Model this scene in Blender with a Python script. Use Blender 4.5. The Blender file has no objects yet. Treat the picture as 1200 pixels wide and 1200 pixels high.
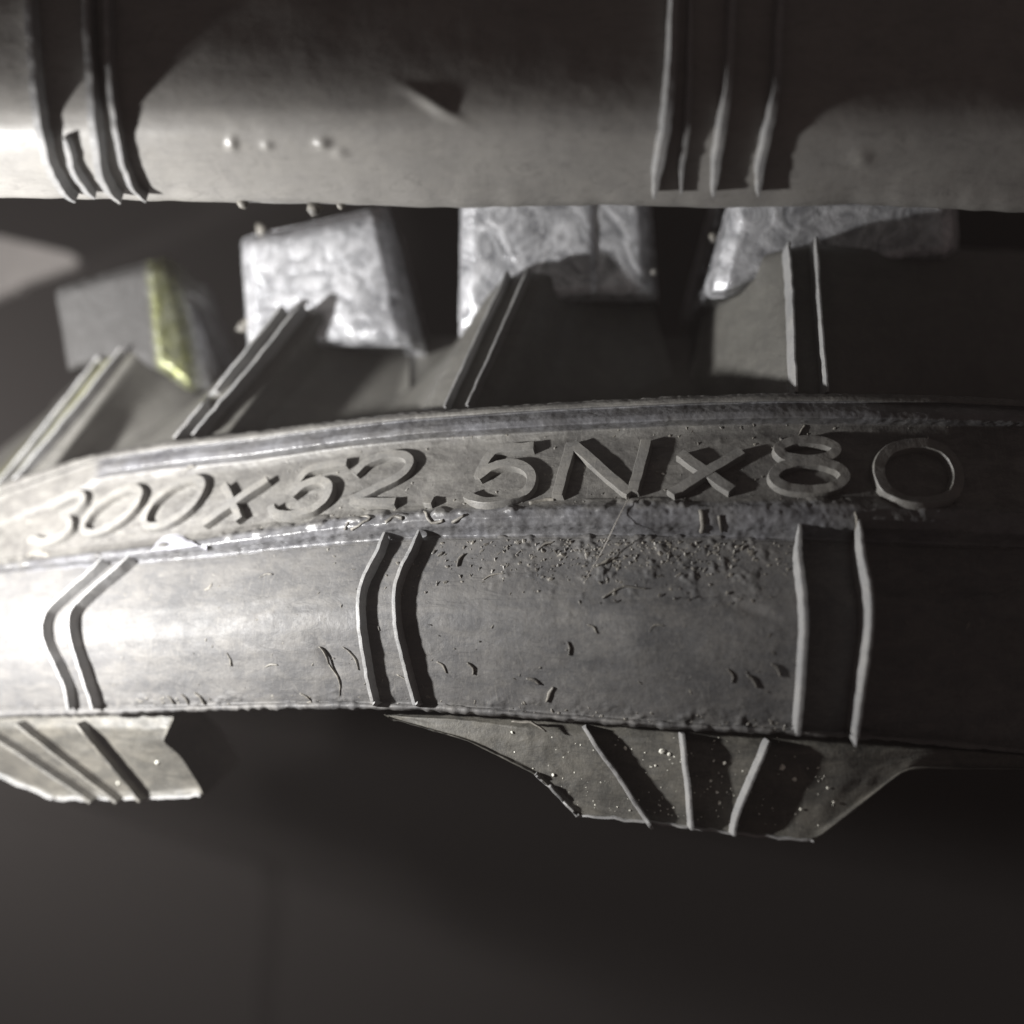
import bpy, math, random
import numpy as np
from mathutils import Vector

# ------------------------------------------------------------------ camera, world, light, exposure
random.seed(7); RNG = np.random.default_rng(7)
sc = bpy.context.scene
COL = sc.collection
MM = 0.001
TAN = 0.45                       # half width of the view at unit distance (lens 40, sensor 36)
CAMZ = 250.0                     # mm above the world origin

def P(u, v, d):
    """point seen at (u, v) of a 1200 px frame, d millimetres in front of the lens -> metres"""
    u = np.asarray(u, float); v = np.asarray(v, float); d = np.asarray(d, float)
    return np.stack([(u-600)/600*d*TAN*MM, d*MM+0*u, ((600-v)/600*d*TAN+CAMZ)*MM], -1)

cam_d = bpy.data.cameras.new('camera'); cam = bpy.data.objects.new('camera', cam_d); COL.objects.link(cam)
cam.location = (0, 0, CAMZ*MM); cam.rotation_euler = (math.radians(90), 0, 0)
cam_d.lens = 40; cam_d.sensor_width = 36; cam_d.clip_start = 0.004; cam_d.clip_end = 20
cam_d.dof.use_dof = True; cam_d.dof.focus_distance = 0.160; cam_d.dof.aperture_fstop = 7.5
sc.camera = cam

w = bpy.data.worlds.new('World'); sc.world = w; w.use_nodes = True
w.node_tree.nodes['Background'].inputs[0].default_value = (1.0, 0.80, 0.76, 1)
w.node_tree.nodes['Background'].inputs[1].default_value = 0.06

def lamp(name, u, v, d, target, power, size, color, spot=None, blend=1.0):
    ld = bpy.data.lights.new(name, 'SPOT'); ld.energy = power; ld.shadow_soft_size = size*MM
    ld.color = color; ld.spot_size = math.radians(spot); ld.spot_blend = blend
    o = bpy.data.objects.new(name, ld); COL.objects.link(o)
    loc = Vector(P(u, v, d)); tg = Vector(P(*target))
    o.location = loc
    o.rotation_euler = (tg-loc).to_track_quat('-Z', 'Y').to_euler()
    return o
LAMP = lamp('work_lamp', -680, 668, 121, (20, 660, 182), 2.3, 3.4, (1.0, 0.985, 0.965), spot=165, blend=1.0)

sc.view_settings.view_transform = 'Standard'; sc.view_settings.look = 'None'
sc.view_settings.exposure = 0.0; sc.view_settings.gamma = 1.0
sc.render.engine = 'CYCLES'
sc.cycles.use_denoising = True
sc.cycles.max_bounces = 6
sc.cycles.volume_bounces = 0

# ------------------------------------------------------------------ helpers
def tag(o, label=None, cat=None, group=None, kind=None):
    for k, x in (('label', label), ('category', cat), ('group', group), ('kind', kind)):
        if x: o[k] = x
    return o
def empty(name, loc, **k):
    o = bpy.data.objects.new(name, None); COL.objects.link(o); o.location = loc; o.empty_display_size = .01
    return tag(o, **k)
def link(name, V, F, mat, parent=None, smooth=True, attr=None):
    me = bpy.data.meshes.new(name); me.from_pydata([tuple(p) for p in V], [], [tuple(f) for f in F]); me.update()
    if smooth: me.polygons.foreach_set('use_smooth', [True]*len(me.polygons))
    if smooth == 'edges': me.set_sharp_from_angle(angle=math.radians(32))
    for k, a in (attr or {}).items():
        at = me.attributes.new(k, 'FLOAT', 'POINT'); at.data.foreach_set('value', np.asarray(a, np.float32))
    if mat: me.materials.append(mat)
    o = bpy.data.objects.new(name, me); COL.objects.link(o)
    if parent is not None:
        o.parent = parent
        L = Vector((0, 0, 0)); q = parent
        while q is not None: L += q.location; q = q.parent
        o.location = -L
    return o

def hash3(ix, iy, iz, s):
    n = (ix*374761393 + iy*668265263 + iz*2147483647 + s*1274126177) & 0xFFFFFFFF
    n = ((n ^ (n >> 13))*1274126177) & 0xFFFFFFFF
    n = ((n ^ (n >> 16))*2246822519) & 0xFFFFFFFF
    return ((n ^ (n >> 15)) & 0xFFFFFF)/float(0xFFFFFF)
def vnoise(X, freq, seed=0):
    """value noise, X in mm, returns -1..1"""
    q = np.asarray(X)*freq + 1000.0
    i = np.floor(q).astype(np.int64); f = q-i; f = f*f*(3-2*f)
    r = 0
    for dx in (0, 1):
        for dy in (0, 1):
            for dz in (0, 1):
                wgt = (f[..., 0] if dx else 1-f[..., 0])*(f[..., 1] if dy else 1-f[..., 1])*(f[..., 2] if dz else 1-f[..., 2])
                r = r + wgt*hash3(i[..., 0]+dx, i[..., 1]+dy, i[..., 2]+dz, seed)
    return 2*r-1
def fbm(X, freq, seed=0, n=3):
    r = 0; a = 1; t = 0
    for k in range(n):
        r = r + a*vnoise(X, freq*2**k, seed+k*17); t += a; a *= .5
    return r/t

def cr(pts, n, closed=False):
    """Catmull-Rom through pts (k x dim), n samples per span"""
    p = np.asarray(pts, float); m = len(p)
    if closed: idx = lambda i: p[i % m]
    else: idx = lambda i: p[max(0, min(m-1, i))]
    out = []
    for i in range(m if closed else m-1):
        a, b, c, d = idx(i-1), idx(i), idx(i+1), idx(i+2)
        for t in np.arange(n)/n:
            out.append(.5*((2*b)+(c-a)*t+(2*a-5*b+4*c-d)*t*t+(3*b-a-3*c+d)*t**3))
    if not closed: out.append(p[-1])
    return np.array(out)

def normals(W):
    du = np.gradient(W, axis=1); dv = np.gradient(W, axis=0)
    n = np.cross(du, dv); n /= (np.linalg.norm(n, axis=-1, keepdims=True)+1e-12)
    s = np.sign(-n[..., 1:2]); s[s == 0] = 1
    # one consistent side: towards the lens on average
    if np.mean(n[..., 1]) > 0: n = -n
    return n
def solid(name, W, mat, parent, back=30.0, smooth=True, attr=None, lift=0.0):
    """a relief surface given as a rows x cols grid of points, closed by walls and a back 'back' mm behind it"""
    R, C = W.shape[:2]
    V = list(W.reshape(-1, 3)); F = []
    g = np.arange(R*C).reshape(R, C)
    F += list(np.stack([g[:-1, :-1], g[1:, :-1], g[1:, 1:], g[:-1, 1:]], -1).reshape(-1, 4))
    loop = list(g[0, :]) + list(g[1:, -1]) + list(g[-1, -2::-1]) + list(g[-2:0:-1, 0])
    bi = []
    for k in loop:
        p = W.reshape(-1, 3)[k].copy(); p[1] += back*MM; p[2] += back*lift*MM
        bi.append(len(V)); V.append(p)
    m = len(loop)
    for i in range(m):
        j = (i+1) % m; F.append((loop[j], loop[i], bi[i], bi[j]))
    F.append(tuple(bi))
    at = None
    if attr: at = {k: np.concatenate([np.asarray(a).reshape(-1), np.full(m, np.asarray(a).reshape(-1)[0])]) for k, a in attr.items()}
    o = link(name, V, F, mat, parent, smooth, at)
    return o

# ------------------------------------------------------------------ materials
def nodes(name):
    m = bpy.data.materials.new(name); m.use_nodes = True
    nt = m.node_tree; b = nt.nodes['Principled BSDF']
    return m, nt, b
def N(nt, t, **k):
    n = nt.nodes.new(t)
    for a, x in k.items():
        if a in n.inputs: n.inputs[a].default_value = x
        else: setattr(n, a, x)
    return n
def ramp(nt, src, stops):
    r = nt.nodes.new('ShaderNodeValToRGB'); e = r.color_ramp.elements
    while len(e) < len(stops): e.new(.5)
    for i, (p, c) in enumerate(stops): e[i].position = p; e[i].color = (c if len(c) == 4 else tuple(c)+(1,))
    nt.links.new(src, r.inputs[0]); return r.outputs[0]
def mix(nt, fac, a, b):
    m = nt.nodes.new('ShaderNodeMix'); m.data_type = 'RGBA'
    L = nt.links
    for s, x in ((m.inputs[0], fac), (m.inputs[6], a), (m.inputs[7], b)):
        if hasattr(x, 'node'): L.new(x, s)
        elif isinstance(x, tuple): s.default_value = x if len(x) == 4 else x+(1,)
        else: s.default_value = x
    return m.outputs[2]
def noise(nt, scale, detail=4, rough=.6, stretch=None, dist=0):
    tc = nt.nodes.new('ShaderNodeTexCoord'); mp = nt.nodes.new('ShaderNodeMapping')
    nt.links.new(tc.outputs['Object'], mp.inputs[0])
    if stretch: mp.inputs['Scale'].default_value = stretch
    n = N(nt, 'ShaderNodeTexNoise', Scale=scale, Detail=detail, Roughness=rough, Distortion=dist)
    nt.links.new(mp.outputs[0], n.inputs['Vector']); return n.outputs[0]
def bump(nt, b, srcs):
    prev = None
    for s, dist, st in srcs:
        n = N(nt, 'ShaderNodeBump', Strength=st, Distance=dist*MM); nt.links.new(s, n.inputs['Height'])
        if prev: nt.links.new(prev, n.inputs['Normal'])
        prev = n.outputs[0]
    nt.links.new(prev, b.inputs['Normal'])

def rubber(name, dark, mid, dust, dust_amt=.5, rough=(.42, .7), rim=False, spec=.5, bumpk=1.0):
    m, nt, b = nodes(name)
    n1 = noise(nt, 70, 6, .65); n2 = noise(nt, 420, 5, .7); n3 = noise(nt, 2200, 3, .6)
    n4 = noise(nt, 160, 6, .75, (1, 1, 2.2), .6)
    c = mix(nt, ramp(nt, n1, [(.3, (0, 0, 0)), (.7, (1, 1, 1))]), dark, mid)
    df = ramp(nt, n4, [(.42, (0, 0, 0)), (.68, (dust_amt,)*3)])
    c = mix(nt, df, c, dust)
    n6 = noise(nt, 190, 3, .5, (3.2, 1, .5), 2.0); n7 = noise(nt, 110, 3, .5, (.6, 1, 3.0), 2.5)
    for q, cc in ((n6, dust), (n7, tuple(x*.6 for x in dark))):
        c = mix(nt, ramp(nt, q, [(.485, (0, 0, 0)), (.5, (.45,)*3), (.515, (0, 0, 0))]), c, cc)
    sp = ramp(nt, n3, [(.62, (0, 0, 0)), (.78, (.35,)*3)])
    c = mix(nt, sp, c, dust)
    r = ramp(nt, n2, [(.3, (rough[0],)*3), (.7, (rough[1],)*3)])
    if rim:
        at = N(nt, 'ShaderNodeAttribute', attribute_name='rim')
        n5 = noise(nt, 260, 5, .6, (.7, 1, 1), .6)
        rc = mix(nt, ramp(nt, n5, [(.35, (0, 0, 0)), (.68, (1, 1, 1))]), (.065, .065, .071), (.17, .172, .185))
        c = mix(nt, at.outputs['Fac'], c, rc)
        r = mix(nt, at.outputs['Fac'], r, ramp(nt, n5, [(.3, (.17,)*3), (.7, (.38,)*3)]))
    nt.links.new(c, b.inputs['Base Color']); nt.links.new(r, b.inputs['Roughness'])
    b.inputs['Specular IOR Level'].default_value = spec
    bump(nt, b, [(n2, .25, .35*bumpk), (n3, .08, .5*bumpk), (n4, .4, .25*bumpk)])
    return m
M = {}
M['rubber'] = rubber('dusty_black_rubber', (.055, .053, .050), (.095, .091, .086), (.18, .174, .16), .7, rough=(.36, .62), rim=True)
M['side'] = rubber('grey_side_rubber', (.060, .060, .062), (.10, .098, .097), (.165, .157, .145), .5, rough=(.48, .72), spec=.27)
M['flash'] = rubber('pale_flash_rubber', (.17, .172, .175), (.25, .25, .25), (.31, .30, .285), .5, rough=(.4, .6))
M['letter'] = rubber('letter_rubber', (.10, .098, .094), (.15, .146, .138), (.20, .19, .17), .6, rough=(.42, .62))
M['lug'] = rubber('muddy_tread_rubber', (.030, .029, .026), (.07, .067, .059), (.15, .14, .118), .65, rough=(.5, .75))
M['housing'] = rubber('smooth_inner_rubber', (.06, .058, .053), (.095, .093, .085), (.14, .135, .12), .4, rough=(.4, .6), bumpk=.6)
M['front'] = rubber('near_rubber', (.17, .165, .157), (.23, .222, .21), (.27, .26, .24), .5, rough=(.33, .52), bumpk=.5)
M['crumb'] = rubber('rubber_crumb', (.05, .048, .045), (.14, .132, .12), (.30, .28, .24), .7)

def steel(name, tint=None, dull=0.0):
    m, nt, b = nodes(name)
    n1 = noise(nt, 130, 6, .6, (1, 1, 1), 3.2); n2 = noise(nt, 600, 4, .65, (1.6, 1, .8), 1.5); n3 = noise(nt, 90, 4, .6)
    c = mix(nt, ramp(nt, n1, [(.32, (0, 0, 0)), (.62, (1, 1, 1))]), (.20, .205, .22), (.66, .665, .69))
    c = mix(nt, ramp(nt, n3, [(.5, (0, 0, 0)), (.72, (.75,)*3)]), c, (.13, .13, .14))
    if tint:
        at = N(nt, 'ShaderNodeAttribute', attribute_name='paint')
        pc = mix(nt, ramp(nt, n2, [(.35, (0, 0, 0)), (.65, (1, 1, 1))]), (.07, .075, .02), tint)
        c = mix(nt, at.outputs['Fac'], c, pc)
        at2 = N(nt, 'ShaderNodeAttribute', attribute_name='face_shade')
        c = mix(nt, at2.outputs['Fac'], c, (.035, .034, .033))  # shade on the core's front face, painted as a dark colour
    nt.links.new(c, b.inputs['Base Color'])
    b.inputs['Metallic'].default_value = .5
    rg = ramp(nt, n2, [(.3, (.22,)*3), (.7, (.42,)*3)])
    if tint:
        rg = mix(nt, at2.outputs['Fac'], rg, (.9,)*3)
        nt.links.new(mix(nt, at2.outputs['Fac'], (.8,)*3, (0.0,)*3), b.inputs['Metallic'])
    nt.links.new(rg, b.inputs['Roughness'])
    bump(nt, b, [(n1, .9, .45), (n2, .25, .35)])
    return m
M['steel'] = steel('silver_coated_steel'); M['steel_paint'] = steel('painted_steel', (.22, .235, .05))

def plain(name, c, r=.6, metal=0, bscale=300, bdist=.2):
    m, nt, b = nodes(name)
    if r > .85: b.inputs['Specular IOR Level'].default_value = .08
    n = noise(nt, bscale, 5, .6)
    col = mix(nt, n, tuple(x*.7 for x in c), tuple(min(1, x*1.25) for x in c))
    nt.links.new(col, b.inputs['Base Color']); b.inputs['Roughness'].default_value = r; b.inputs['Metallic'].default_value = metal
    bump(nt, b, [(n, bdist, .5)]); return m
M['grit'] = plain('glinting_grit', (.92, .88, .74), .12)  # grit grains, near white so the colour carries their glints
M['thread'] = plain('thread', (.35, .33, .30), .5)
M['smear'] = plain('shiny_worn_patch', (.28, .28, .31), .35, 0, 500, .5)
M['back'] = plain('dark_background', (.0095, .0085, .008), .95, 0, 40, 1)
M['plate'] = plain('grey_plate', (.22, .205, .195), .8)
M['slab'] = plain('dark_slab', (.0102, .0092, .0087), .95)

# ------------------------------------------------------------------ main strip: profile curves traced along its length
UX = np.arange(-90, 1301, 2.0)
def curve(pts, smooth=9):
    p = np.array(pts, float); y = np.interp(UX, p[:, 0], p[:, 1])
    lo = p[0, 1]+(UX-p[0, 0])*(p[1, 1]-p[0, 1])/(p[1, 0]-p[0, 0]); y = np.where(UX < p[0, 0], lo, y)
    hi = p[-1, 1]+(UX-p[-1, 0])*(p[-1, 1]-p[-2, 1])/(p[-1, 0]-p[-2, 0]); y = np.where(UX > p[-1, 0], hi, y)
    k = np.hanning(smooth+2)[1:-1]; k /= k.sum()
    return np.convolve(np.pad(y, smooth//2, mode='reflect', reflect_type='odd'), k, 'valid')
D  = curve([(-90, 198), (0, 189), (150, 179), (300, 170.5), (450, 163.5), (600, 158), (750, 153.5), (900, 150.5), (1000, 149.6), (1100, 150.6), (1200, 153.5), (1300, 158)], 41)
E0 = curve([(-90, 600), (0, 567), (50, 550), (100, 535), (150, 525), (200, 517), (300, 505), (400, 492), (470, 484), (540, 479), (650, 471), (800, 464), (900, 461), (1000, 461), (1100, 463), (1172, 467), (1300, 475)], 21)
E1 = curve([(-90, 662), (0, 611), (60, 586), (115, 560), (200, 549), (300, 539), (400, 524), (500, 514), (600, 508), (700, 503), (800, 499), (900, 497), (1000, 497), (1200, 501)], 21)
E2 = curve([(-90, 672), (0, 661), (60, 652), (130, 644), (200, 636), (300, 621), (400, 606), (500, 597), (600, 592), (700, 590), (800, 588), (900, 586), (1000, 588), (1200, 598)], 21)
E3 = curve([(-90, 682), (0, 672), (100, 663), (200, 655), (300, 645), (400, 635), (500, 628), (600, 627), (700, 626), (800, 627), (900, 630), (1000, 633), (1200, 640)], 21)
E4 = curve([(-90, 843), (0, 838), (100, 836), (200, 833), (300, 830), (400, 829), (500, 831), (600, 838), (700, 846), (800, 853), (900, 858), (1000, 863), (1100, 871), (1200, 881)], 21)
sS = lambda a, b, t: np.clip((t-a)/(b-a), 0, 1)**2*(3-2*np.clip((t-a)/(b-a), 0, 1))
grv = 1-sS(100, 128, UX)             # the groove that replaces the bead at the far left end
def rows_inner():
    h = E1-E0; g = E3-E2
    return [(E0+10, 12+0*UX), (E0+1.5, 9.5+0*UX), (E0, 8+0*UX), (E0+.10*h, 6.9+0*UX), (E0+.24*h, 6.6+0*UX),
            (E0+.30*h, 7.3+1.2*grv), (E0+.42*h, 6.2+2.2*grv), (E0+.58*h, 5.1+2.7*grv), (E0+.80*h, 4.7+2.6*grv), (E1, 7.2-.5*grv), (E1+.12*(E2-E1), 6.9+0*UX),
            (E1+.5*(E2-E1), 4.3+0*UX), (E2-6, 1.9+0*UX), (E2, 1.0+0*UX), (E2+.15*g, -.3+0*UX), (E2+.40*g, -.9+0*UX),
            (E2+.66*g, -.3+0*UX), (E2+.84*g, .9+0*UX), (E3, 1.6+0*UX), (E3+5, 1.0+0*UX)]
def rows_side():
    g = E4-E3; z = 0*UX
    return [(E3-3, 2.6+z), (E3+2, 1.3+z), (E3+.07*g, .3+z), (E3+.2*g, -1.6+z), (E3+.32*g, -3.2+z), (E3+.42*g, -4.1+z), (E3+.52*g, -4.4+z),
            (E3+.64*g, -4.1+z), (E3+.8*g, -3.1+z), (E3+.93*g, -1.9+z), (E4-6, -1.3+z), (E4-4, -2.2+z), (E4-.5, -2.3+z), (E4+2, -1.6+z), (E4+1, 3+z), (E4-4, 12+z)]
RI, RS = rows_inner(), rows_side()
def build_rows(rows, step=1.5):
    Vr = []; Dr = []
    for k in range(len(rows)-1):
        (va, oa), (vb, ob) = rows[k], rows[k+1]
        n = max(2, int(np.mean(np.abs(vb-va)+np.abs(ob-oa)*6)/step))
        for t in np.arange(n)/n:
            Vr.append(va+(vb-va)*t); Dr.append(oa+(ob-oa)*t)
    Vr.append(rows[-1][0]); Dr.append(rows[-1][1])
    Vr = np.array(Vr); Dr = np.array(Dr)
    for _ in range(3):
        Vr[1:-1] = .25*Vr[:-2]+.5*Vr[1:-1]+.25*Vr[2:]; Dr[1:-1] = .25*Dr[:-2]+.5*Dr[1:-1]+.25*Dr[2:]
    U = np.broadcast_to(UX, Vr.shape)
    return U, Vr, Dr+D
class Surf:
    def __init__(s, U, V, Dp, lo, hi): s.V, s.D, s.lo, s.hi = V, Dp, lo, hi
    def depth(s, u, v):
        x = (u-UX[0])/2.0; i = int(max(0, min(len(UX)-2, math.floor(x)))); f = x-i
        r = []
        for j in (i, i+1):
            vv = s.V[s.lo:s.hi, j]; r.append(np.interp(v, vv, s.D[s.lo:s.hi, j]))
        return r[0]*(1-f)+r[1]*f
    def at(s, u, v, smooth=5):
        d = np.mean([s.depth(u, v), s.depth(u-2, v), s.depth(u+2, v)])
        p = P(u, v, s.depth(u, v))
        a = P(u+smooth, v, s.depth(u+smooth, v))-P(u-smooth, v, s.depth(u-smooth, v))
        b = P(u, v+smooth, s.depth(u, v+smooth))-P(u, v-smooth, s.depth(u, v-smooth))
        n = np.cross(a, b); n /= np.linalg.norm(n)
        if n[1] > 0: n = -n
        return p, n

track = empty('rubber_track', P(560, 700, 160), label='dusty black rubber track with raised 300x52.5Nx80 lettering and silver steel cores', cat='rubber track')

def mono(V):
    c = V[:, len(UX)//2]; hi = len(c)
    i = int(np.argmin(c[:len(c)//2])) if True else 0
    return i
# inner flange (rim bead, lettered panel, lower ridge)
U, V, Dp = build_rows(RI, 1.3)
Wd = P(U, V, Dp); Nn = normals(Wd)
Xm = Wd/MM
E0g, E1g, E2g, E3g = (np.broadcast_to(e, V.shape) for e in (E0, E1, E2, E3))
bead = sS(E0g+.22*(E1g-E0g), E0g+.3*(E1g-E0g), V)*(1-sS(E1g-3, E1g+2, V))*sS(105, 125, U)
ridge = sS(E2g-1, E2g+4, V)*(1-sS(E3g+1, E3g+6, V))
panel = sS(E1g, E1g+5, V)*(1-sS(E2g-8, E2g-1, V))
n_lo = fbm(Xm, .18, 3); n_mid = fbm(Xm, .9, 5); n_hi = fbm(Xm, 3.0, 9, 2)
tick = fbm(Xm*np.array([2.2, .5, .5]), .8, 31)
disp = .10*n_lo+.05*n_mid+.025*n_hi+bead*(.03*tick+.02*n_hi+.04*n_mid)+ridge*(.07*tick*sS(-.2, .5, n_lo+.3)+.14*n_mid)
disp += np.where(panel > 0, .10*np.maximum(0, n_mid-.25)*panel, 0)
# ragged lower margin of the panel: skin of rubber spilling over the ridge
rag = sS(.05, .3, fbm(Xm*np.array([1, .6, .6]), .35, 77))*sS(E2g-7, E2g-2, V)*(1-sS(E2g+5, E2g+9, V))
disp += .35*rag
edge = 1-sS(E0g-1, E0g+4, V); disp += .15*edge*vnoise(Xm, 1.6, 41)
Wf = Wd+Nn*(disp*MM)[..., None]
rim = np.clip(.95*bead+.95*ridge*(1-.7*rag), 0, 1)*(.75+.25*np.clip(n_lo*2, -1, 1))*np.where(U > 1000, .75, 1)
flange = solid('inner_flange', Wf, M['rubber'], track, back=26, attr={'rim': rim})
SI = Surf(U, V, Dp, int(np.argmin(V[:40, 300])), V.shape[0])
SIV, SID = V, Dp

# side wall
U, V, Dp = build_rows(RS, 1.5)
Wd = P(U, V, Dp); Nn = normals(Wd); Xm = Wd/MM
E3g, E4g = np.broadcast_to(E3, V.shape), np.broadcast_to(E4, V.shape)
tt = (V-E3g)/(E4g-E3g)
n_lo = fbm(Xm, .12, 13); n_mid = fbm(Xm, .8, 15); n_hi = fbm(Xm, 2.6, 19, 2)
dirt = sS(520, 640, U)*(1-sS(840, 960, U))*(1-sS(.18, .42, tt))
mask = np.maximum(0, fbm(Xm, .75, 23, 4)-.08)
disp = .22*n_lo+.04*n_mid+.02*n_hi+dirt*(.65*mask)+.06*np.maximum(0, n_mid-.3)
low = sS(.86, .95, tt)*(1-sS(.985, 1.0, tt)); disp += low*.5*np.maximum(0, fbm(Xm, .7, 51, 3)-.05)
ed = sS(.97, .985, tt); disp += ed*.22*vnoise(Xm*np.array([1, .3, .3]), 1.1, 61)
# long shallow dents
for (du, dv, L, wd, dp, an) in ((745, 700, 40, 5, -.45, -.1), (840, 697, 60, 3, -.3, -.05), (560, 745, 50, 14, -.2, 0), (1120, 690, 130, 6, -.5, .02), (385, 775, 26, 6, -.35, 1.1), (880, 715, 30, 8, -.3, .3)):
    a = (U-du)*math.cos(an)+(V-dv)*math.sin(an); b = -(U-du)*math.sin(an)+(V-dv)*math.cos(an)
    disp += dp*np.exp(-(a/L)**2-(b/wd)**2)
Wf = Wd+Nn*(disp*MM)[..., None]
side = solid('side_wall', Wf, M['side'], track, back=18)
SS = Surf(U, V, Dp, 0, 0)
c = V[:, 300]; SS.lo = int(np.argmin(c[:len(c)//2])); SS.hi = int(np.argmax(c))+1

def ribbon(name, pts, surf, wpx, h, mat, parent, n=8, closed=False, sink=.35, top=.72, jit=.0, normal=None, flare=None, link_it=True, seed=0):
    """raised strip with sloping flanks following a traced line over a surface; pts (u, v) or (u, v, d)"""
    pts = np.asarray(pts, float)
    c = cr(pts, n, closed)
    Pn = []
    for q in c:
        if surf is not None: p, nn = surf.at(q[0], q[1])
        else: p = P(*q[:3]); nn = np.array(normal, float); nn = nn/np.linalg.norm(nn)
        Pn.append((p, nn))
    Pp = np.array([a for a, b in Pn]); Nv = np.array([b for a, b in Pn])
    if closed: T = np.roll(Pp, -1, 0)-np.roll(Pp, 1, 0)
    else: T = np.gradient(Pp, axis=0)
    T /= np.linalg.norm(T, axis=1, keepdims=True)
    B = np.cross(Nv, T); B /= np.linalg.norm(B, axis=1, keepdims=True)
    m = len(Pp); wm = np.array([wpx*p[1]*TAN/600 for p in Pp])          # metres
    if flare is not None: wm = wm*np.interp(np.linspace(0, 1, m), [a for a, b in flare], [b for a, b in flare])
    jn = vnoise(Pp/MM, .8, seed+3)*jit+vnoise(Pp/MM, 2.7, seed+4)*min(jit, .06)*.8; jh = vnoise(Pp/MM, 1.1, seed+9)*jit
    prof = [(-.5, -sink), (-.5, .0), (-.5*(top+.10), h*.86), (-.5*top, h), (0, h*1.01), (.5*top, h), (.5*(top+.10), h*.86), (.5, 0), (.5, -sink)]
    Vv = []
    for i in range(m):
        for (x, y) in prof:
            Vv.append(Pp[i]+B[i]*(wm[i]*x+jn[i]*MM)+Nv[i]*(y*(1+jh[i]))*MM)
    k = len(prof); F = []
    for i in range(m if closed else m-1):
        a = i*k; b = ((i+1) % m)*k
        for j in range(k): F.append((a+j, a+(j+1) % k, b+(j+1) % k, b+j))
    if not closed: F.append(tuple(range(k-1, -1, -1))); F.append(tuple((m-1)*k+j for j in range(k)))
    if not link_it: return Vv, F
    return link(name, Vv, F, mat, parent, 'edges')

# ------------------------------------------------------------------ raised lettering
def ell(cx, cy, a, b, t0=0, t1=360, n=16):
    return [(cx+a[0]*math.cos(math.radians(t))+b[0]*math.sin(math.radians(t)), cy+a[1]*math.cos(math.radians(t))+b[1]*math.sin(math.radians(t))) for t in np.linspace(t0, t1, n, endpoint=(t1-t0 != 360))]
def multi(name, strokes, wpx, h, parent=None, closed=False):
    VV = []; FF = []
    for s in strokes:
        cl = closed
        if s[0] == 'c': cl = True; s = s[1]
        v, f = ribbon(name, s, SI, wpx*1.14, h*.92, M['letter'], flange, n=6, closed=cl, jit=.06, link_it=False, sink=.5, top=.78)
        o = len(VV); VV += v; FF += [tuple(i+o for i in q) for q in f]; h += .02
    return link(name, VV, FF, M['letter'], flange, 'edges')
multi('digit_three', [[(64, 597), (78, 588), (92, 582), (102, 584), (102, 591), (93, 600), (79, 606), (86, 611), (87, 621), (76, 631), (57, 638), (40, 634)]], 10, 1.4)
multi('digit_zero', [('c', ell(136, 601, (29, -25), (16, 6)))], 9.5, 1.4)
multi('digit_zero', [('c', ell(208, 592, (29, -27), (18, 6)))], 9.5, 1.4)
multi('letter_x', [[(267, 572), (277, 592), (286, 612)], [(318, 566), (281, 590), (243, 617)]], 10, 1.47)
multi('digit_five', [[(410, 546), (388, 549), (366, 555), (352, 570), (346, 583)], [(346, 583), (362, 571), (380, 567), (390, 573), (385, 588), (366, 602), (343, 608), (326, 604), (322, 596)]], 10.5, 1.35)
multi('digit_two', [[(418, 559), (431, 546), (453, 537), (474, 537), (483, 545), (472, 560), (445, 574), (414, 589)], [(414, 589), (440, 592), (466, 592)]], 11, 1.15)
multi('decimal_point', [[(499, 591), (504, 591.5), (509, 592)]], 10, 1.1)
multi('digit_five', [[(627, 527), (603, 529), (583, 532), (571, 545), (562, 563)], [(562, 563), (578, 552), (600, 547), (618, 552), (625, 566), (616, 581), (594, 590), (566, 593), (549, 583)]], 12, 1.2)
multi('letter_n', [[(654, 586), (662, 556), (671, 524)], [(672, 524), (705, 553), (740, 583)], [(742, 582), (750, 552), (758, 521)]], 13, 1.25)
multi('letter_x', [[(797, 536), (828, 557), (858, 579)], [(869, 533), (828, 557), (786, 584)]], 13, 1.25)
multi('digit_eight', [('c', ell(945, 532, (33, 0), (0, 11.5))), ('c', ell(947, 562, (41, 0), (0, 17)))], 13, 1.25)
multi('digit_zero', [('c', [(1050, 588), (1032, 571), (1027, 551), (1040, 532), (1070, 524), (1098, 529), (1114, 545), (1119, 567), (1108, 587), (1079, 594)])], 14, 1.25)

# ------------------------------------------------------------------ mould flash fins on the side wall
for i, (pts, w_, h_) in enumerate([
    ([(130, 661), (108, 679), (78, 705), (61, 725), (60, 748), (72, 773), (84, 800), (89, 830)], 6.5, 1.9),
    ([(160, 660), (135, 680), (108, 703), (92, 722), (92, 745), (102, 775), (112, 805), (120, 830)], 6.5, 2.1),
    ([(455, 633), (445, 655), (432, 680), (426, 702), (427, 735), (433, 775), (439, 805), (444, 826)], 7, 1.7),
    ([(494, 632), (483, 655), (472, 678), (467, 700), (469, 735), (478, 775), (486, 805), (493, 827)], 7, 1.8),
    ([(934, 632), (934, 665), (938, 700), (940, 735), (938, 775), (935, 815), (931, 856)], 8.5, 3.0),
    ([(1000, 634), (1003, 665), (1009, 700), (1010, 735), (1005, 775), (1000, 815), (994, 861)], 7.5, 3.8)]):
    ribbon('flash_fin', pts, SS, w_, h_, M['flash'], side, jit=.06, seed=i, sink=.6, top=.6, flare=[(0, .6), (.1, 1), (.9, 1), (1, .8)])

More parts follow.
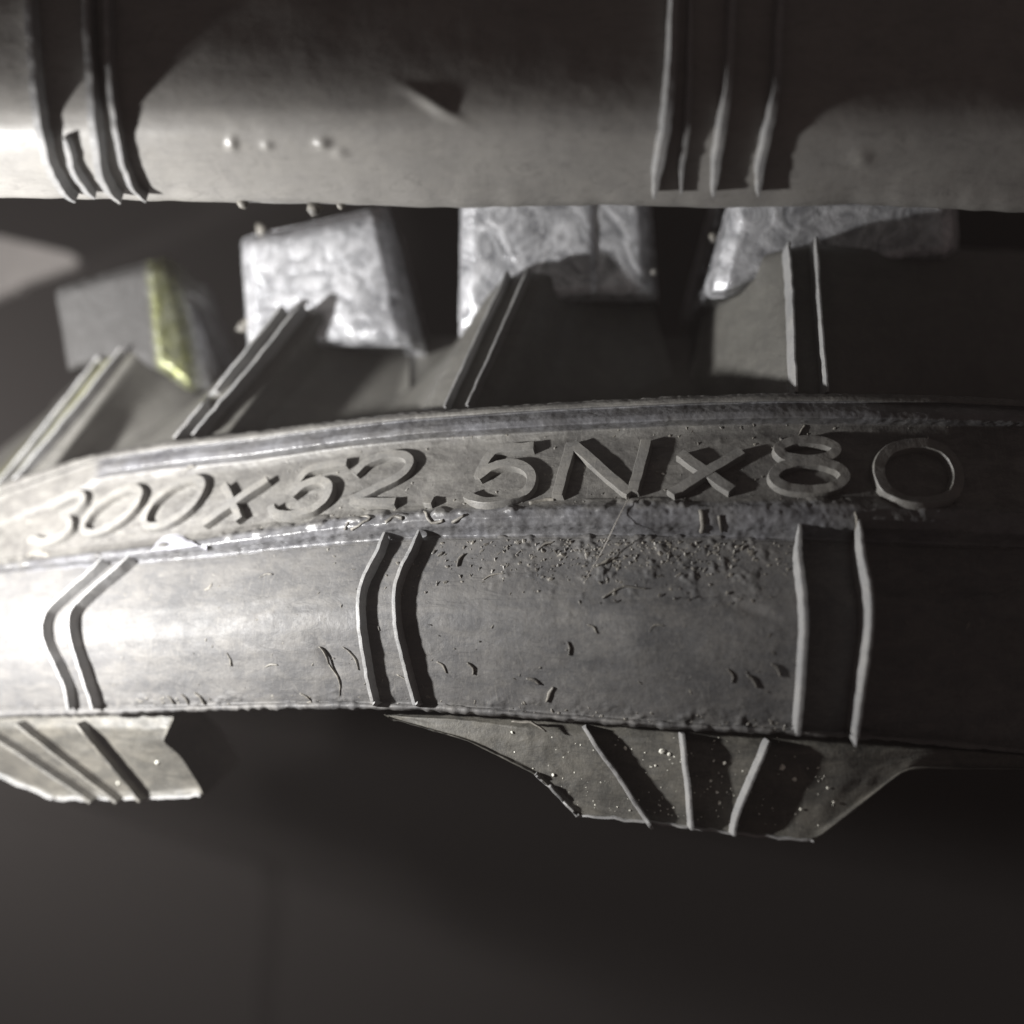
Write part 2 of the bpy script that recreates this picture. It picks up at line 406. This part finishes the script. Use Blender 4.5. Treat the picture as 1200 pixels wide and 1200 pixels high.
# ------------------------------------------------------------------ generic control-grid solids
def grid(ctrl, nu, nv, smooth=True):
    """ctrl rows x cols x 3 (u, v, d) -> dense world grid"""
    c = np.asarray(ctrl, float)
    if smooth:
        a = np.stack([cr(c[:, j], nv) for j in range(c.shape[1])], 1)
        b = np.stack([cr(a[i], nu) for i in range(a.shape[0])], 0)
    else:
        def lin(p, n):
            m = len(p); t = np.linspace(0, m-1, (m-1)*n+1); i = np.minimum(t.astype(int), m-2); f = (t-i)[:, None]
            return p[i]*(1-f)+p[i+1]*f
        a = np.stack([lin(c[:, j], nv) for j in range(c.shape[1])], 1)
        b = np.stack([lin(a[i], nu) for i in range(a.shape[0])], 0)
    return b
def smoothgrid(b, it=2):
    b = b.copy()
    for _ in range(it):
        b[:, 1:-1] = .25*b[:, :-2]+.5*b[:, 1:-1]+.25*b[:, 2:]
        b[1:-1] = .25*b[:-2]+.5*b[1:-1]+.25*b[2:]
    return b
def relief(name, ctrl, nu, nv, mat, parent, back, amp=.05, freq=.8, seed=0, it=2, attr=None, extra=None, smooth=False, lift=0.0):
    b = smoothgrid(grid(ctrl, nu, nv, smooth), it)
    Wd = P(b[..., 0], b[..., 1], b[..., 2]); Nn = normals(Wd); X = Wd/MM
    dsp = amp*fbm(X, freq, seed)
    if extra: dsp = dsp+extra(b, X)
    Wd = Wd+Nn*(dsp*MM)[..., None]
    at = {k: f(b, X) for k, f in attr.items()} if attr else None
    return solid(name, Wd, mat, parent, back, True, at, lift), b
def dmain(u): return float(np.interp(u, UX, D))

# ------------------------------------------------------------------ tread lugs below the side wall
def lug(top, bottom, base, mat, seed, tilt=0, notch=0):
    n = len(top); rows = []
    for t, o in ((-.12, 3.2), (0, 2.2), (.12, 1.0), (.3, .9), (.5, .7), (.9, .4), (.975, -.4), (1.0, -.2), (1.015, 1.6)):
        r = [(a[0]+(b[0]-a[0])*t, a[1]+(b[1]-a[1])*t, dmain((a[0]+b[0])/2)+base+o+tilt*t) for a, b in zip(top, bottom)]
        if notch: r[-1] = (r[-1][0]-notch*max(0, 1-abs(t-.3)/.32), r[-1][1], r[-1][2]+1.5)
        rows.append(r)
    return relief('tread_lug', rows, 14, 8, mat, track, 24, amp=.12, freq=.7, seed=seed, it=2,
                  extra=lambda b, X: .28*np.maximum(0, fbm(X, .9, seed+5)-.1))
topA = [(-80, 842), (-20, 842), (50, 842), (120, 842), (205, 842)]
botA = [(-10, 905), (66, 937), (116, 937), (172, 936), (238, 932)]
lugA, gA = lug(topA, botA, -.5, M['lug'], 101, 5.0, 24)
topB = [(450, 838), (540, 840), (610, 845), (683, 848), (797, 855), (898, 862), (1000, 866), (1100, 874), (1260, 888)]
botB = [(455, 841), (548, 868), (628, 908), (676, 955), (808, 970), (880, 979), (955, 986), (1062, 900), (1260, 902)]
lugB, gB = lug(topB, botB, -.5, M['lug'], 111)
class GS:
    """depth lookup on a control grid by nearest samples"""
    def __init__(s, b): s.b = b.reshape(-1, 3)
    def depth(s, u, v):
        q = (s.b[:, 0]-u)**2+(s.b[:, 1]-v)**2; i = np.argpartition(q, 4)[:4]; w_ = 1/(q[i]+.5)
        return float((s.b[i, 2]*w_).sum()/w_.sum())
    def at(s, u, v):
        e = 9; d = s.depth
        p = P(u, v, d(u, v)); a = P(u+e, v, d(u+e, v))-P(u-e, v, d(u-e, v)); b = P(u, v+e, d(u, v+e))-P(u, v-e, d(u, v-e))
        n = np.cross(a, b); n /= np.linalg.norm(n)
        return (p, -n if n[1] > 0 else n)
class GY(GS):
    """same place, but the strip always stands straight out towards the lens side of the track"""
    def __init__(s, b, nn): GS.__init__(s, b); s.n = np.array(nn, float)/np.linalg.norm(nn)
    def at(s, u, v): return P(u, v, s.depth(u, v)-s.bias), s.n
    bias = 0.0
SA, SB = GY(gA, (0, -1, .05)), GY(gB, (0, -1, .05))
for pts in ([(-20, 848), (46, 890), (114, 936)], [(28, 846), (84, 890), (144, 936)], [(98, 846), (134, 890), (171, 935)]):
    ribbon('flash_fin', pts, SA, 6, 3.4, M['lug'], lugA, jit=.06, sink=.6, top=.5)
for pts in ([(684, 850), (703, 880), (722, 906), (745, 942), (762, 967)], [(798, 857), (801, 890), (806, 930), (808, 968)], [(898, 866), (885, 895), (870, 930), (860, 955), (857, 975)]):
    ribbon('flash_fin', pts, SB, 6, 2.4, M['flash'], lugB, jit=.06, sink=.6, top=.5)

for bt, S_, o_, w_, h_ in ((botA, SA, lugA, 5, .7), (botB[2:7], SB, lugB, 4, .6)):
    ribbon('edge_flash', [(a[0]+(b[0]-a[0])*t, a[1]+(b[1]-a[1])*t-1) for a, b in zip(bt, bt[1:]) for t in (0, .04, .5, .96)], S_, w_, h_, M['flash'], o_, jit=.22, sink=.8, top=.5, n=6, seed=int(w_))
# ------------------------------------------------------------------ core housings and steel cores on the inner side
def housing(bot, top, seed, mat=M['housing'], attr=None):
    # bot/top: list of (u, v, offset); two rows between and one running up behind the core
    r0 = [(u, v+8, dmain(u)+o+1.0) for (u, v, o) in bot]
    r1 = [(u, v, dmain(u)+o) for (u, v, o) in bot]
    rt = [(u, v, dmain(u)+o) for (u, v, o) in top]
    rm = [tuple(.5*(x+y) for x, y in zip(p, q)) for p, q in zip(r1, rt)]
    rt2 = [(u+1.0, v-4, d+5) for (u, v, d) in rt]
    rt3 = [(u+1, v-5, d+14) for (u, v, d) in rt]
    return relief('core_housing', [rt3, rt2, rt, rm, r1, r0], 8, 10, mat, track, 30, amp=.08, freq=.35, seed=seed, it=2, attr=attr)
def fins(h, lines, w_, hh, g, nn=(-.15, -1, .25)):
    s = GY(g, nn); s.bias = .5
    for pts in lines: ribbon('flash_fin', pts, s, w_, hh, M['flash'], h, jit=.08, sink=.8, top=.55, n=10)

h1, g1 = housing([(60, 560, 30), (166, 535, 30), (186, 530, 20), (200, 526, 13), (240, 522, 12), (262, 518, 14), (300, 513, 28), (470, 492, 42)],
                 [(250, 470, 50), (290, 415, 44), (318, 376, 32), (333, 367, 28), (356, 363, 27.5), (378, 369, 29), (410, 385, 40), (490, 412, 50)], 201)
fins(h1, ([(213, 520), (274, 446), (337, 367)], [(234, 516), (294, 446), (359, 364)]), 5, 3.2, g1)
h2, g2 = housing([(420, 497, 36), (474, 491, 27), (490, 488, 15), (522, 486, 12), (548, 484, 12), (575, 484, 15), (640, 482, 28), (800, 476, 40)],
                 [(530, 420, 52), (560, 365, 43), (573, 338, 31), (597, 326, 28), (622, 321, 28), (640, 322, 30), (690, 327, 40), (760, 338, 48)], 202)
fins(h2, ([(524, 482), (560, 402), (597, 325)], [(550, 480), (586, 400), (621, 320)]), 5, 2.4, g2)
h3, g3 = housing([(800, 474, 40), (832, 472, 34), (880, 470, 22), (926, 470, 14), (965, 469, 13), (990, 470, 15), (1100, 472, 30), (1260, 478, 38)],
                 [(830, 345, 46), (858, 318, 38), (893, 300, 30), (919, 294, 27), (951, 289, 27), (975, 290, 28), (1090, 294, 34), (1260, 300, 44)], 203)
fins(h3, ([(928, 466), (925, 380), (920, 293)], [(964, 466), (957, 378), (951, 288)]), 5, 3.0, g3, (0, -1, .2))
M['housing_paint'] = None
def paint_housing():
    m = rubber('inner_rubber_with_yellow_paint', (.06, .058, .053), (.09, .088, .08), (.14, .135, .12), .3, rough=(.4, .6), bumpk=.6)
    nt = m.node_tree; b = nt.nodes['Principled BSDF']; src = b.inputs['Base Color'].links[0].from_socket
    at = N(nt, 'ShaderNodeAttribute', attribute_name='paint')
    nt.links.new(mix(nt, at.outputs['Fac'], src, (.15, .15, .05)), b.inputs['Base Color']); return m
M['housing_paint'] = paint_housing()
h0, g0 = housing([(-140, 640, 34), (-60, 610, 26), (-20, 592, 17), (5, 584, 13), (25, 578, 12), (45, 574, 14), (80, 560, 28), (240, 530, 44)],
                 [(60, 480, 52), (90, 450, 44), (112, 428, 34), (128, 416, 30), (146, 408, 30), (165, 408, 31), (205, 440, 42), (260, 470, 54)], 204, M['housing_paint'],
                 attr={'paint': lambda b, X: np.exp(-((b[..., 0]-(b[..., 1]*-.93+525))/9)**2)*.9})
fins(h0, ([(4, 572), (62, 500), (122, 424)], [(24, 566), (86, 492), (148, 414)]), 5, 2.4, g0)

def core(cols, depth, seed, mat=M['steel'], attr=None, back=26, amp=.16):
    # cols: (u_top, v_top, u_bot, v_bot, depth offset)
    rows = []
    for t in (-.06, 0, .06, .35, .65, .94, 1.0, 1.05):
        o = {-.06: 3.5, 0: .8, .06: 0, 1.0: .6, 1.05: 3}.get(t, 0)
        rows.append([(a+(c-a)*t, b+(d-b)*t, depth+e+o+1.5*math.sin(t*2.6)*0) for (a, b, c, d, e) in cols])
    return relief('steel_core', rows, 12, 10, mat, track, back, amp=amp, freq=.55, seed=seed, it=2, attr=attr,
                  extra=lambda b, X: .10*np.abs(fbm(X*np.array([1, 1, .6]), 1.1, seed+3)))[0]
core([(283, 292, 290, 402, 5), (286, 286, 292, 403, 1.5), (298, 282, 300, 402, 0), (340, 274, 345, 400, -.4), (400, 261, 420, 398, -.4), (436, 254, 466, 399, 0), (448, 251, 482, 402, 1.6), (457, 252, 497, 406, 7)], 197.5, 301)
core([(540, 196, 538, 385, 5), (543, 196, 541, 386, 1.5), (556, 196, 552, 380, 0), (610, 196, 620, 352, -.5), (690, 196, 694, 345, -.2), (694, 196, 698, 345, .6), (745, 196, 752, 345, 1.0), (754, 196, 764, 345, 3), (759, 196, 771, 345, 8)], 188.5, 302)
core([(868, 180, 826, 335, 6), (872, 180, 834, 342, 1.8), (886, 180, 852, 340, 0), (930, 180, 925, 310, -.6), (1040, 180, 1035, 305, 0), (1100, 180, 1105, 298, .6), (1112, 180, 1118, 290, 2), (1118, 180, 1124, 288, 8)], 181, 303)
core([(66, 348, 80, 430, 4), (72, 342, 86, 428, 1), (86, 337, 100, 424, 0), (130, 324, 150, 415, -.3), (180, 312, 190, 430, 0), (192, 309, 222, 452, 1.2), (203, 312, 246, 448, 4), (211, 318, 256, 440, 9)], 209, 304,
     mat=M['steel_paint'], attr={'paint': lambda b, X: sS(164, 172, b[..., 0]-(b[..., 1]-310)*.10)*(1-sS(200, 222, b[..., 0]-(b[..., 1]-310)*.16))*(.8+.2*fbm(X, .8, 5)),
                                 'face_shade': lambda b, X: (1-sS(168, 180, b[..., 0]-(b[..., 1]-310)*.10))*.97})  # shaded front face of the leftmost core, put into its colour

web = [[(u, v0+(float(np.interp(u, UX, E0))+20-v0)*t, dmain(u)+52-20*t) for u in range(480, 1300, 40)] for v0 in (395,) for t in (0, .5, 1)]
relief('inner_web', web, 4, 8, M['housing'], track, 20, amp=.3, freq=.2, seed=401)
# ------------------------------------------------------------------ nearer run of track across the top
near = empty('rubber_track', P(600, 120, 130), label='blurred rubber track edge crossing in front above the steel cores', cat='rubber track')
UF = np.arange(-120, 1321, 6.0)
bot = np.interp(UF, [-120, 0, 200, 400, 540, 700, 850, 1000, 1172, 1320], [230, 232, 236, 240, 244, 241, 244, 240, 249, 256])
bot = bot+1.1*vnoise(np.stack([UF*.05, UF*0, UF*0], -1), 1, 3)
fd = 137+4*((UF-650)/700)**2
prof = [(-175, 13), (-120, 8.5), (-60, 6.0), (0, 3.1), (60, .75), (100, -.35), (130, -.5), (155, .5), (180, 2.8), (205, 6.0), (bot-10, 9.0), (bot-3, 10.4), (bot, 12), (bot-3, 16), (bot-70, 30)]
rows = [[(u, (v if np.isscalar(v) else v[i]), fd[i]+o) for i, u in enumerate(UF)] for v, o in prof]
def near_extra(b, X):
    d = 0
    for (u, v, a, s1, s2) in ((272, 169, .5, 6, 7), (313, 171, .35, 6, 5), (378, 168, .6, 9, 6), (398, 178, .3, 8, 5), (1010, 185, .3, 12, 9)):
        d = d+a*np.exp(-((b[..., 0]-u)/s1)**2-((b[..., 1]-v)/s2)**2)
    a = (b[..., 0]-508)*.86+(b[..., 1]-122)*.5; c = -(b[..., 0]-508)*.5+(b[..., 1]-122)*.86
    d = d+.5*np.exp(-(a/32)**2-(c/7)**2)
    return d+.08*fbm(X, .15, 8)
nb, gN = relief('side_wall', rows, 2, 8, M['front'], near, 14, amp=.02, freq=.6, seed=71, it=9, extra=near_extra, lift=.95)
class Near:
    def depth(s, u, v):
        f = float(np.interp(u, UF, fd)); b_ = float(np.interp(u, UF, bot))
        return f+float(np.interp(v, [-175, -120, -60, 0, 60, 100, 130, 155, 180, 205, b_-10, b_-3], [13, 8.5, 6.0, 3.1, .75, -.35, -.5, .5, 2.8, 6, 9, 10.4]))
    at = Surf.at
SN = Near()
for i, (pts, w_, h_) in enumerate([
    ([(36, -140), (38, -60), (40, 40), (45, 100), (52, 150), (62, 190), (78, 216), (92, 226)], 15, 1.7),
    ([(80, 158), (82, 170), (86, 190), (100, 214), (112, 224)], 12, 1.2),
    ([(103, -140), (104, -60), (107, 40), (111, 100), (115, 150), (119, 190), (130, 214), (144, 226)], 15, 1.8),
    ([(128, -140), (129, -60), (130, 40), (133, 100), (140, 150), (146, 185), (158, 212), (174, 226)], 11, 1.5),
    ([(792, -140), (790, -60), (788, 40), (785, 100), (779, 150), (770, 195), (766, 224)], 15, 1.5),
    ([(810, -140), (808, 60), (804, 140), (800, 180), (798, 224)], 9, .8),
    ([(858, -140), (857, -60), (855, 40), (852, 100), (844, 150), (838, 195), (835, 224)], 13, 1.4),
    ([(915, -140), (912, 0), (908, 100), (899, 150), (890, 195), (888, 224)], 13, 1.2)]):
    ribbon('flash_fin', pts, SN, w_, h_, M['flash'], nb, jit=.12, seed=i+40, sink=.8, top=.55, n=8, flare=[(0, .4), (.25, 1), (.8, 1), (1, .3)])

# ------------------------------------------------------------------ loose bits
def blob(c, r, rng, sx=1.0, sz=1.0):
    """irregular little lump, 12 vertices"""
    t = (1+5**.5)/2
    vs = np.array([(-1, t, 0), (1, t, 0), (-1, -t, 0), (1, -t, 0), (0, -1, t), (0, 1, t), (0, -1, -t), (0, 1, -t), (t, 0, -1), (t, 0, 1), (-t, 0, -1), (-t, 0, 1)], float)/1.9
    fs = [(0, 11, 5), (0, 5, 1), (0, 1, 7), (0, 7, 10), (0, 10, 11), (1, 5, 9), (5, 11, 4), (11, 10, 2), (10, 7, 6), (7, 1, 8), (3, 9, 4), (3, 4, 2), (3, 2, 6), (3, 6, 8), (3, 8, 9), (4, 9, 5), (2, 4, 11), (6, 2, 10), (8, 6, 7), (9, 8, 1)]
    vs = vs*(1+rng.uniform(-.35, .35, (12, 1)))*np.array([sx, .6, sz]); a = rng.uniform(0, 3.14)
    R = np.array([[math.cos(a), 0, -math.sin(a)], [0, 1, 0], [math.sin(a), 0, math.cos(a)]])
    return (vs@R.T)*r*MM+c, fs
def heap(name, spots, mat, label, cat, seed):
    rng = np.random.default_rng(seed); VV = []; FF = []
    for (p, r, sx, sz) in spots:
        v, f = blob(np.asarray(p), r, rng, sx, sz); o = len(VV); VV += list(v); FF += [tuple(i+o for i in q) for q in f]
    return tag(link(name, VV, FF, mat, None, False), label, cat, kind='stuff')
spots = []
rr = np.random.default_rng(5)
for k in range(650):                                     # crumbs under the ridge, thick around the middle
    u = rr.normal(730, 105); v = float(np.interp(u, UX, E3))+6+abs(rr.normal(0, 26))
    if 130 < u < 925: spots.append((SS.at(u, v)[0], rr.uniform(.22, .56)**2, rr.uniform(.7, 2.2), rr.uniform(.6, 1.2)))
for k in range(230):                                     # thin scatter over the side wall
    u = rr.uniform(30, 1150); v = float(np.interp(u, UX, E3))+rr.uniform(8, 190)
    if v < float(np.interp(u, UX, E4))-6: spots.append((SS.at(u, v)[0], rr.uniform(.05, .2), rr.uniform(.7, 3.0), rr.uniform(.5, 1)))
for k in range(150):                                     # caught along the bottom edge
    u = rr.uniform(150, 930); v = float(np.interp(u, UX, E4))-rr.uniform(4, 16)
    spots.append((SS.at(u, v)[0], rr.uniform(.06, .24), rr.uniform(.7, 2.0), rr.uniform(.6, 1.4)))
for k in range(260):                                     # on the lettered panel
    u = rr.uniform(20, 1150); t = rr.beta(.7, .6); v = float(np.interp(u, UX, E1))*(1-t)+float(np.interp(u, UX, E2))*t
    spots.append((SI.at(u, v)[0], rr.uniform(.05, .24), rr.uniform(.7, 1.8), rr.uniform(.6, 1)))
heap('rubber_crumbs', spots, M['crumb'], 'grey rubber crumbs and dust stuck on the lettered track', 'crumbs', 1)
gs = []
for (u, v, r) in ((733, 877, .38), (776, 880, .5), (784, 884, .32), (849, 894, .42), (917, 899, .62), (931, 913, .36), (809, 921, .28), (833, 915, .3), (840, 928, .25), (843, 941, .28), (648, 908, .28), (600, 858, .25), (970, 923, .22), (977, 940, .22), (938, 948, .22), (768, 897, .22)):
    gs.append((P(u, v, GS.depth(SB, u, v)-.2), r*.8, 1, 1))
for k in range(260):
    u = rr.normal(800, 110); v = rr.uniform(862, 968)
    if 590 < u < 1010 and v < np.interp(u, [590, 630, 676, 955, 1010], [880, 905, 950, 975, 905]): gs.append((P(u, v, GS.depth(SB, u, v)), rr.uniform(.04, .13), 1, 1))
for (u, v, r) in ((138, 918, .35), (183, 893, .4), (15, 835, .7)): gs.append((P(u, v, GS.depth(SA, u, v)-.4), r*.6, 1, 1))
heap('mineral_grit', gs, M['grit'], 'tiny bright grit grains on the muddy tread lugs', 'grit', 2)

# short cuts, slivers and curls of moulding flash
sl = []
for (u0, v0, u1, v1, w_, h_) in ((537, 664, 545, 650, 6, .5), (304, 640+38, 320, 674, 5, .5), (566, 680, 592, 672, 3, .3), (640, 822, 650, 806, 7, .5), (617, 795, 632, 802, 7, .5), (876, 790, 886, 806, 6, .5), (903, 778, 915, 792, 6, .5), (853, 783, 858, 800, 4, .4),
                          (548, 776, 556, 790, 5, .6), (512, 776, 524, 788, 5, .5), (374, 758, 386, 778, 3, .5), (386, 778, 398, 820, 3, .4), (402, 758, 420, 785, 3, .4), (312, 782, 326, 778, 5, .4), (266, 765, 270, 780, 5, .4),
                          (228, 812, 240, 826, 5, .7), (212, 814, 222, 826, 5, .6), (196, 816, 204, 826, 4, .6), (352, 812, 366, 824, 4, .6), (430, 800, 442, 815, 5, .6), (760, 740, 778, 733, 4, .3), (688, 732, 700, 742, 4, .3), (665, 752, 667, 768, 4, .4),
                          (700, 665, 722, 655, 8, .7), (705, 700, 760, 690, 5, .5), (630, 645, 650, 636, 6, .6), (600, 845, 640, 858, 4, .5), (465, 790, 488, 820, 3, .3), (248, 684, 240, 692, 5, .3)):
    m_ = ((u0+u1)/2+(v1-v0)*.12, (v0+v1)/2-(u1-u0)*.12)
    sl.append(ribbon('x', [(u0, v0), m_, (u1, v1)], SS, w_*.75, h_*.5, None, None, n=4, link_it=False, jit=.25, top=.6, sink=.2, flare=[(0, .4), (.5, 1), (1, .4)], seed=int(u0)))
for (pts, w_) in (([(404, 620), (412, 610), (426, 606), (434, 608), (424, 614), (412, 620)], 4), ([(452, 612), (462, 606), (472, 608)], 5), ([(498, 600), (506, 612), (520, 610)], 4), ([(530, 612), (545, 604)], 4),
                  ([(215, 553), (222, 548), (229, 546)], 4), ([(822, 598), (824, 612), (823, 624)], 6), ([(842, 604), (846, 622)], 4), ([(1001, 600), (1003, 616), (1001, 630)], 3), ([(914, 514), (920, 522), (928, 518)], 3), ([(944, 498), (938, 508), (932, 516)], 2.5), ([(33, 652), (44, 648), (58, 650)], 7), ([(620, 590), (640, 586), (650, 586)], 4)):
    sl.append(ribbon('x', pts, SI, w_, .28, None, None, n=4, link_it=False, jit=.2, top=.6, sink=.2, seed=int(pts[0][0])))
VV = []; FF = []
for v, f in sl:
    o = len(VV); VV += v; FF += [tuple(i+o for i in q) for q in f]
tag(link('rubber_slivers', VV, FF, M['crumb'], None, True), 'thin rubber slivers and shavings clinging to the lettered track', 'shavings', kind='stuff')

# half-moon worn flake on the ridge below the second zero
n = 18; top_ = [(176+66*i/(n-1), 646-20*math.sin(math.pi*(i/(n-1))**.8)) for i in range(n)]
rws = []
for t in (0, .15, .5, .85, 1):
    rws.append([(u, v+(647-(i/(n-1))*8-v)*t, SI.depth(u, v+(647-(i/(n-1))*8-v)*t)-(.1 if t in (0, 1) else .75)) for i, (u, v) in enumerate(top_)])
relief('worn_flake', rws, 3, 5, M['smear'], flange, 1.5, amp=.12, freq=.9, seed=9, it=1)
for (u, v) in ((8, 836), (30, 834), (46, 835), (92, 835), (114, 833), (16, 842)):
    pass
# torn nibs on the near edge and on the first core
for (u, v, d, r) in ((284, 238, 149, .9), (368, 245, 149, 1.0), (400, 241, 149, .7), (306, 268, 200, 1.3), (284, 383, 200, 1.1), (290, 378, 200, .9), (766, 318, 190, .7), (836, 278, 184, .9)):
    v_, f_ = blob(P(u, v, d), r, rr)
    link('rubber_nib', v_, f_, M['crumb'], near if d < 155 else track, True)
# hair-thin thread
tag(link('thread', *ribbon('thread', [(u, v, float(SS.depth(u, v) if v > 627 else SI.depth(u, v))-1.4) for (u, v) in ((737, 583), (722, 612), (706, 645), (684, 684))], None, .9, .08, None, None, normal=(0, -1, 0), link_it=False, sink=.05), M['thread'], None), 'fine pale thread lying across the ridge below the letter N', 'thread')

# ------------------------------------------------------------------ background
def sheet(name, pts, thick, mat, **k):
    a = [P(*p) for p in pts]; n = len(a); b = [q+np.array([0, thick*MM, 0]) for q in a]
    F = [tuple(range(n))]+[(i, (i+1) % n, n+(i+1) % n, n+i)[::-1] for i in range(n)]+[tuple(range(2*n-1, n-1, -1))]
    return tag(link(name, a+b, F, mat, None, False), **k)
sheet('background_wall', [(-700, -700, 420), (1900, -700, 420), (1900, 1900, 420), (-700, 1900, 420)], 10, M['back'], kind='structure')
sheet('metal_plate', [(-160, 240, 300), (20, 282, 300), (78, 296, 300), (91, 303, 300), (88, 311, 300), (24, 333, 300), (21, 340, 300), (10, 341, 300), (-8, 350, 300), (-160, 400, 300)], 4, M['plate'],
      label='flat grey plate corner glimpsed in the dark behind the leftmost core', cat='plate')
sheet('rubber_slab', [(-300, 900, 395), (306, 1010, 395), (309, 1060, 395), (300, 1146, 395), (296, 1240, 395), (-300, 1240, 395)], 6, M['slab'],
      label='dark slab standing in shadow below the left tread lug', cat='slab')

# ------------------------------------------------------------------ haze volume added to veil the darks near the lamp
def haze(den):
    x0, x1, y0, y1, z0, z1 = -.50, .50, -.03, .45, -.25, .75
    V = [(x, y, z) for x in (x0, x1) for y in (y0, y1) for z in (z0, z1)]
    F = [(0, 1, 3, 2), (4, 6, 7, 5), (0, 4, 5, 1), (2, 3, 7, 6), (0, 2, 6, 4), (1, 5, 7, 3)]
    m = bpy.data.materials.new('haze'); m.use_nodes = True; nt = m.node_tree; nt.nodes.clear()
    o = nt.nodes.new('ShaderNodeOutputMaterial'); pv = nt.nodes.new('ShaderNodeVolumePrincipled')
    pv.inputs['Color'].default_value = (.96, .87, .84, 1); pv.inputs['Density'].default_value = den; pv.inputs['Anisotropy'].default_value = 0
    nt.links.new(pv.outputs[0], o.inputs['Volume'])
    tag(link('haze', V, F, m, None, False), 'faint pale haze in the lamp light around the track', 'haze', kind='stuff')
haze(.20)
